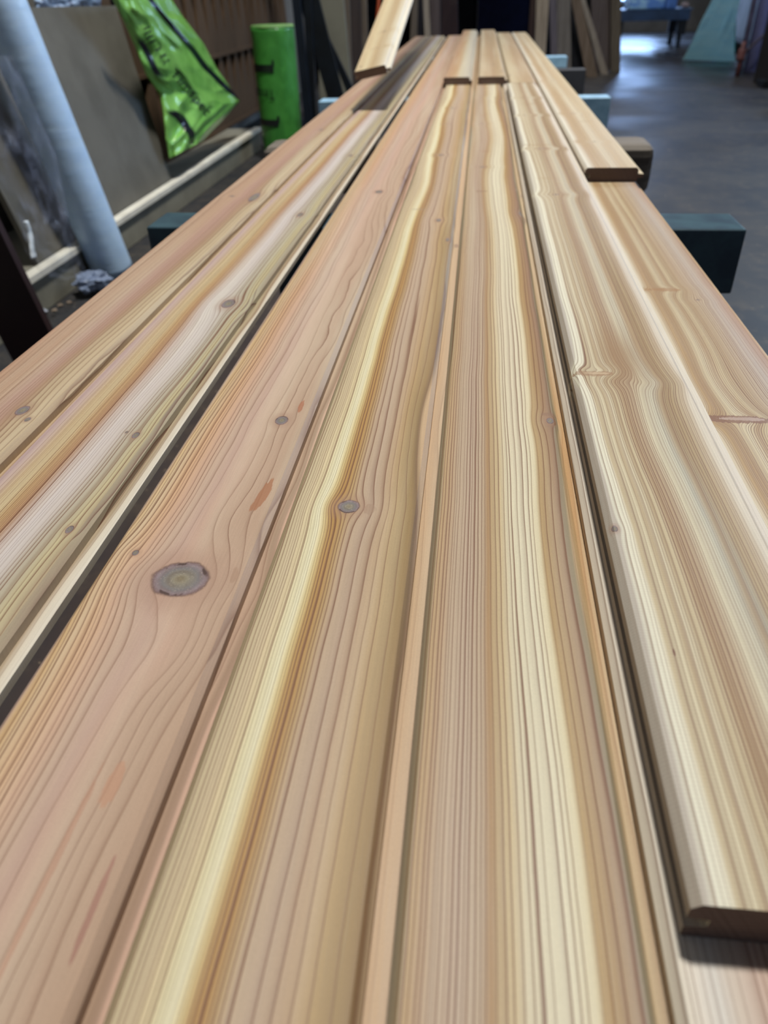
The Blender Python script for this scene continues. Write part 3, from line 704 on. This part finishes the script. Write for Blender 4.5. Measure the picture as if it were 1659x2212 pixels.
lean('standing_timber', [(1320, 0), (1342, 0), (1319, 155), (1340, 153)], 9.7, weathered('olive_timber', '766a5a', '625748', 'Z'), 'rightmost timber, edge against the bright floor', 'timber', TR)
stand('back_board', .66, 1.50, 10.1, 1.6, plain('dim_board', '23252c', rough=.9), 'dim board behind the standing timbers on the right', 'panel')

# steel bench with a pale blue pack at the far right
e = empty('steel_bench', (2.45, 13.3, 0), 'blue-grey steel bench in the bright back of the workshop', 'bench')
NB = plain('navy_steel', '2a4468', rough=.5, scale=9.0)
def part(name, x0, x1, y0, y1, z0, z1, mat, par, bev=.003):
    o = box(name, x0, x1, y0, y1, z0, z1, mat, bev=bev); o.parent = par
    o.location = Vector(((x0+x1)/2, (y0+y1)/2, z0))-par.location; return o
part('bench_rail', 1.85, 2.92, 13.0, 13.06, .335, .455, NB, e)
part('bench_rail', 1.85, 2.92, 13.7, 13.76, .335, .455, NB, e)
part('bench_top', 1.85, 2.95, 13.0, 13.76, .455, .47, NB, e)
for x in (2.78, 1.90):
    for y in (13.02, 13.6): part('leg', x, x+.12, y, y+.1, .16, .335, BLK, e); part('foot', x+.02, x+.08, y+.02, y+.08, 0, .16, BLK, e)
g = G('pale_blue_pack'); X, Y, Z = g.coords(); n = g.noise(X*5, Y*5, Z*12, 3, .6)
g.out(g.mix(n.step(.4, .6), srgb('a8d8f8'), srgb('5f90e0')), rough=.3, bump=n, bd=.02, bs=.5)
e2 = tag(box('wrapped_pack', 2.06, 2.56, 13.01, 13.5, .471, .80, g.m, bev=.03), 'pale blue wrapped pack lying on the steel bench', 'pack')
tag(box('wrapped_pack', 2.57, 2.72, 13.02, 13.5, .471, .74, plain('blue_pack_film', '5a88d8', rough=.35), bev=.02), 'darker blue narrow pack beside the pale one on the bench', 'pack')
crumple('paper_bundle', (2.86, 13.15, .47), .05, .6, plain('pink_grey_paper', 'a89a9c'), 'small pinkish bundle at the right end of the bench', 'bundle', seed=5)
# low dark block on the floor behind the bench
tag(box('floor_block', 2.95, 3.6, 12.2, 12.5, 0, .035, plain('navy_mat', '1f2c50', rough=.6), bev=.005), 'flat navy slab on the floor behind the aqua sheet', 'slab')
crumple('dark_bundle', (3.35, 12.1, .0), .10, .5, BLK, 'small black bundle on the floor beside the teal drape', 'bundle', seed=12)
# aqua plastic sheet spread from a post down to the floor
g = G('aqua_sheet'); X, Y, Z = g.coords(); n = g.noise(X*3.0, Y*3.0, Z*9.0, 4, .65)
g.out(g.mix(n.step(.35, .65), srgb('e6fbfd'), srgb('aee4f4')), rough=.3, spec=.6, bump=n, bd=.03, bs=.5)
tb = g.nt.nodes.new('ShaderNodeBsdfTranslucent'); tb.inputs[0].default_value = srgb('d8f8ff'); mx = g.nt.nodes.new('ShaderNodeMixShader'); mx.inputs[0].default_value = .5
g.nt.links.new(g.b.outputs[0], mx.inputs[1]); g.nt.links.new(tb.outputs[0], mx.inputs[2])
g.nt.links.new(mx.outputs[0], g.nt.nodes['Material Output'].inputs[0])
top0, top1 = at(1560, -40, y=9.2), at(1612, -40, y=9.2); bt0, bt1 = at(1474, 129, z=.012), at(1590, 133, z=.012)
vs = []; fs = []; nu, nv = 40, 40
for i in range(nv+1):
    t = i/nv
    tc = t**1.0
    for j in range(nu+1):
        s = j/nu
        a = top0.lerp(top1, s); b = bt0.lerp(bt1, s)
        # left edge follows the photo: hangs steeply, then runs out over the floor
        k = tc
        hor = k**1.35 if s < .5 else k**1.35
        p = Vector((a.x+(b.x-a.x)*hor, a.y+(b.y-a.y)*k, a.z+(b.z-a.z)*(1-(1-k)**1.15)))
        f = mnoise.noise(Vector((s*5+t*2, t*2.5, 3.3)))*.05*sin(pi*min(1, t*1.02)) 
        p += Vector((0, f, abs(f)*.4)); vs.append(p)
fs = [(i*(nu+1)+j, i*(nu+1)+j+1, (i+1)*(nu+1)+j+1, (i+1)*(nu+1)+j) for i in range(nv) for j in range(nu)]
o = mesh('plastic_sheet', vs, fs, [g.m], smooth=True); so = o.modifiers.new('thickness', 'SOLIDIFY'); so.thickness = .003
tag(o, 'aqua plastic sheet spreading from the lilac post onto the floor', 'plastic sheet')
TEAL = plain('teal_film', '109a98', rough=.35, c2='0b7f86'); BLU = plain('azure_film', '2f86d8', rough=.35, c2='2468c0')
lean('hanging_drape', [(1568, 0), (1592, 0), (1560, 50), (1590, 50)], 11.4, TEAL, 'teal drape hanging behind the aqua sheet', 'drape', thick=.03)
lean('hanging_drape', [(1550, 0), (1568, 0), (1548, 40), (1562, 42)], 11.5, BLU, 'azure blue drape left of the teal one', 'drape', thick=.03)
lean('grey_post', [(1540, 0), (1548, 0), (1538, 36), (1547, 36)], 12.8, plain('slate_paint', '55628a'), 'thin slate post left of the azure drape', 'post')
# lilac column and brown machine post at the right edge
LIL = plain('lilac_column', '9a9ccf', rough=.5, scale=5.0, c2='8a8cc0')
tag(tube('round_column', (2.86, 9.5, 0), (2.86, 9.5, 2.6), .075, .075, LIL, None, 28), 'lilac round column behind the aqua sheet', 'column')
tag(tube('pipe', (2.72, 9.42, 0), (2.72, 9.42, 2.4), .028, .028, plain('mauve_pipe', '7f7a98', rough=.4), None, 18), 'mauve pipe running up beside the lilac column', 'pipe')
v = empty('floor_valve', (2.60, 9.05, 0), 'small rusty red valve on a stem at the foot of the column', 'valve')
RUST = plain('rusty_red', '7a4a48', rough=.6, c2='5c3c40')
tube('stem', (0, 0, 0), (0, 0, .30), .02, .02, RUST, v, 16); tube('valve_body', (0, 0, .14), (0, 0, .24), .045, .035, RUST, v, 20, 4, .006)
tube('hose', (.02, 0, .2), (.24, .1, .38), .012, .012, plain('dark_hose', '3a3040'), v, 12, 8, .002)
q = at(1640, 182, z=0)
MCH = plain('dark_brown_steel', '171318', rough=.7, scale=5.0)
e = empty('machine_cabinet', (2.72, 8.2, 0), 'dark brown machine cabinet cut off by the right edge', 'machine')
part('cabinet', 2.60, 3.2, 7.9, 8.5, .0, 2.2, MCH, e, .01); part('foot', 2.545, 2.62, 8.0, 8.2, 0, .06, BLK, e, .01)
tag(box('tool_chest', 2.32, 2.95, 6.0, 6.6, 0, .30, BLK, bev=.01), 'low black chest at the right edge', 'chest')
# sawdust scattered over the floor
vs = []; fs = []
rnd = random.Random(3)
for i in range(900):
    x = rnd.uniform(.55, 2.8); y = rnd.uniform(1.0, 9.0)
    if mnoise.noise(Vector((x*1.7, y*1.1, 2.2))) < -.02: continue
    r = rnd.uniform(.0015, .0045); k = len(vs); a = rnd.uniform(0, 6.28)
    for q_ in range(3): vs.append((x+cos(a+q_*2.1)*r, y+sin(a+q_*2.1)*r*1.3, .0008))
    vs.append((x, y, .0008+r*.6)); fs += [(k, k+1, k+3), (k+1, k+2, k+3), (k+2, k, k+3)]
o = mesh('sawdust', vs, fs, [plain('pale_shavings', 'b8a68e', rough=.5, spec=.7)])
tag(o, 'pale sawdust and shavings scattered over the dark floor', 'sawdust', kind='stuff')

# bundle of crumpled bluish film above the sheet's top edge
o, _ = sheet_uv('film_bundle', [((60, -60), (218, -70)), ((72, -10), (218, -14)), ((78, 22), (218, 15))], -1.575, plain('bluish_film', '9fb2cc', rough=.25, spec=.7, scale=30.0, c2='3c4660'), bulge=.012, amp=.008, nu=30, nv=20)
tag(o, 'crumpled bluish film bundle above the top edge of the grey-brown sheet', 'plastic film')
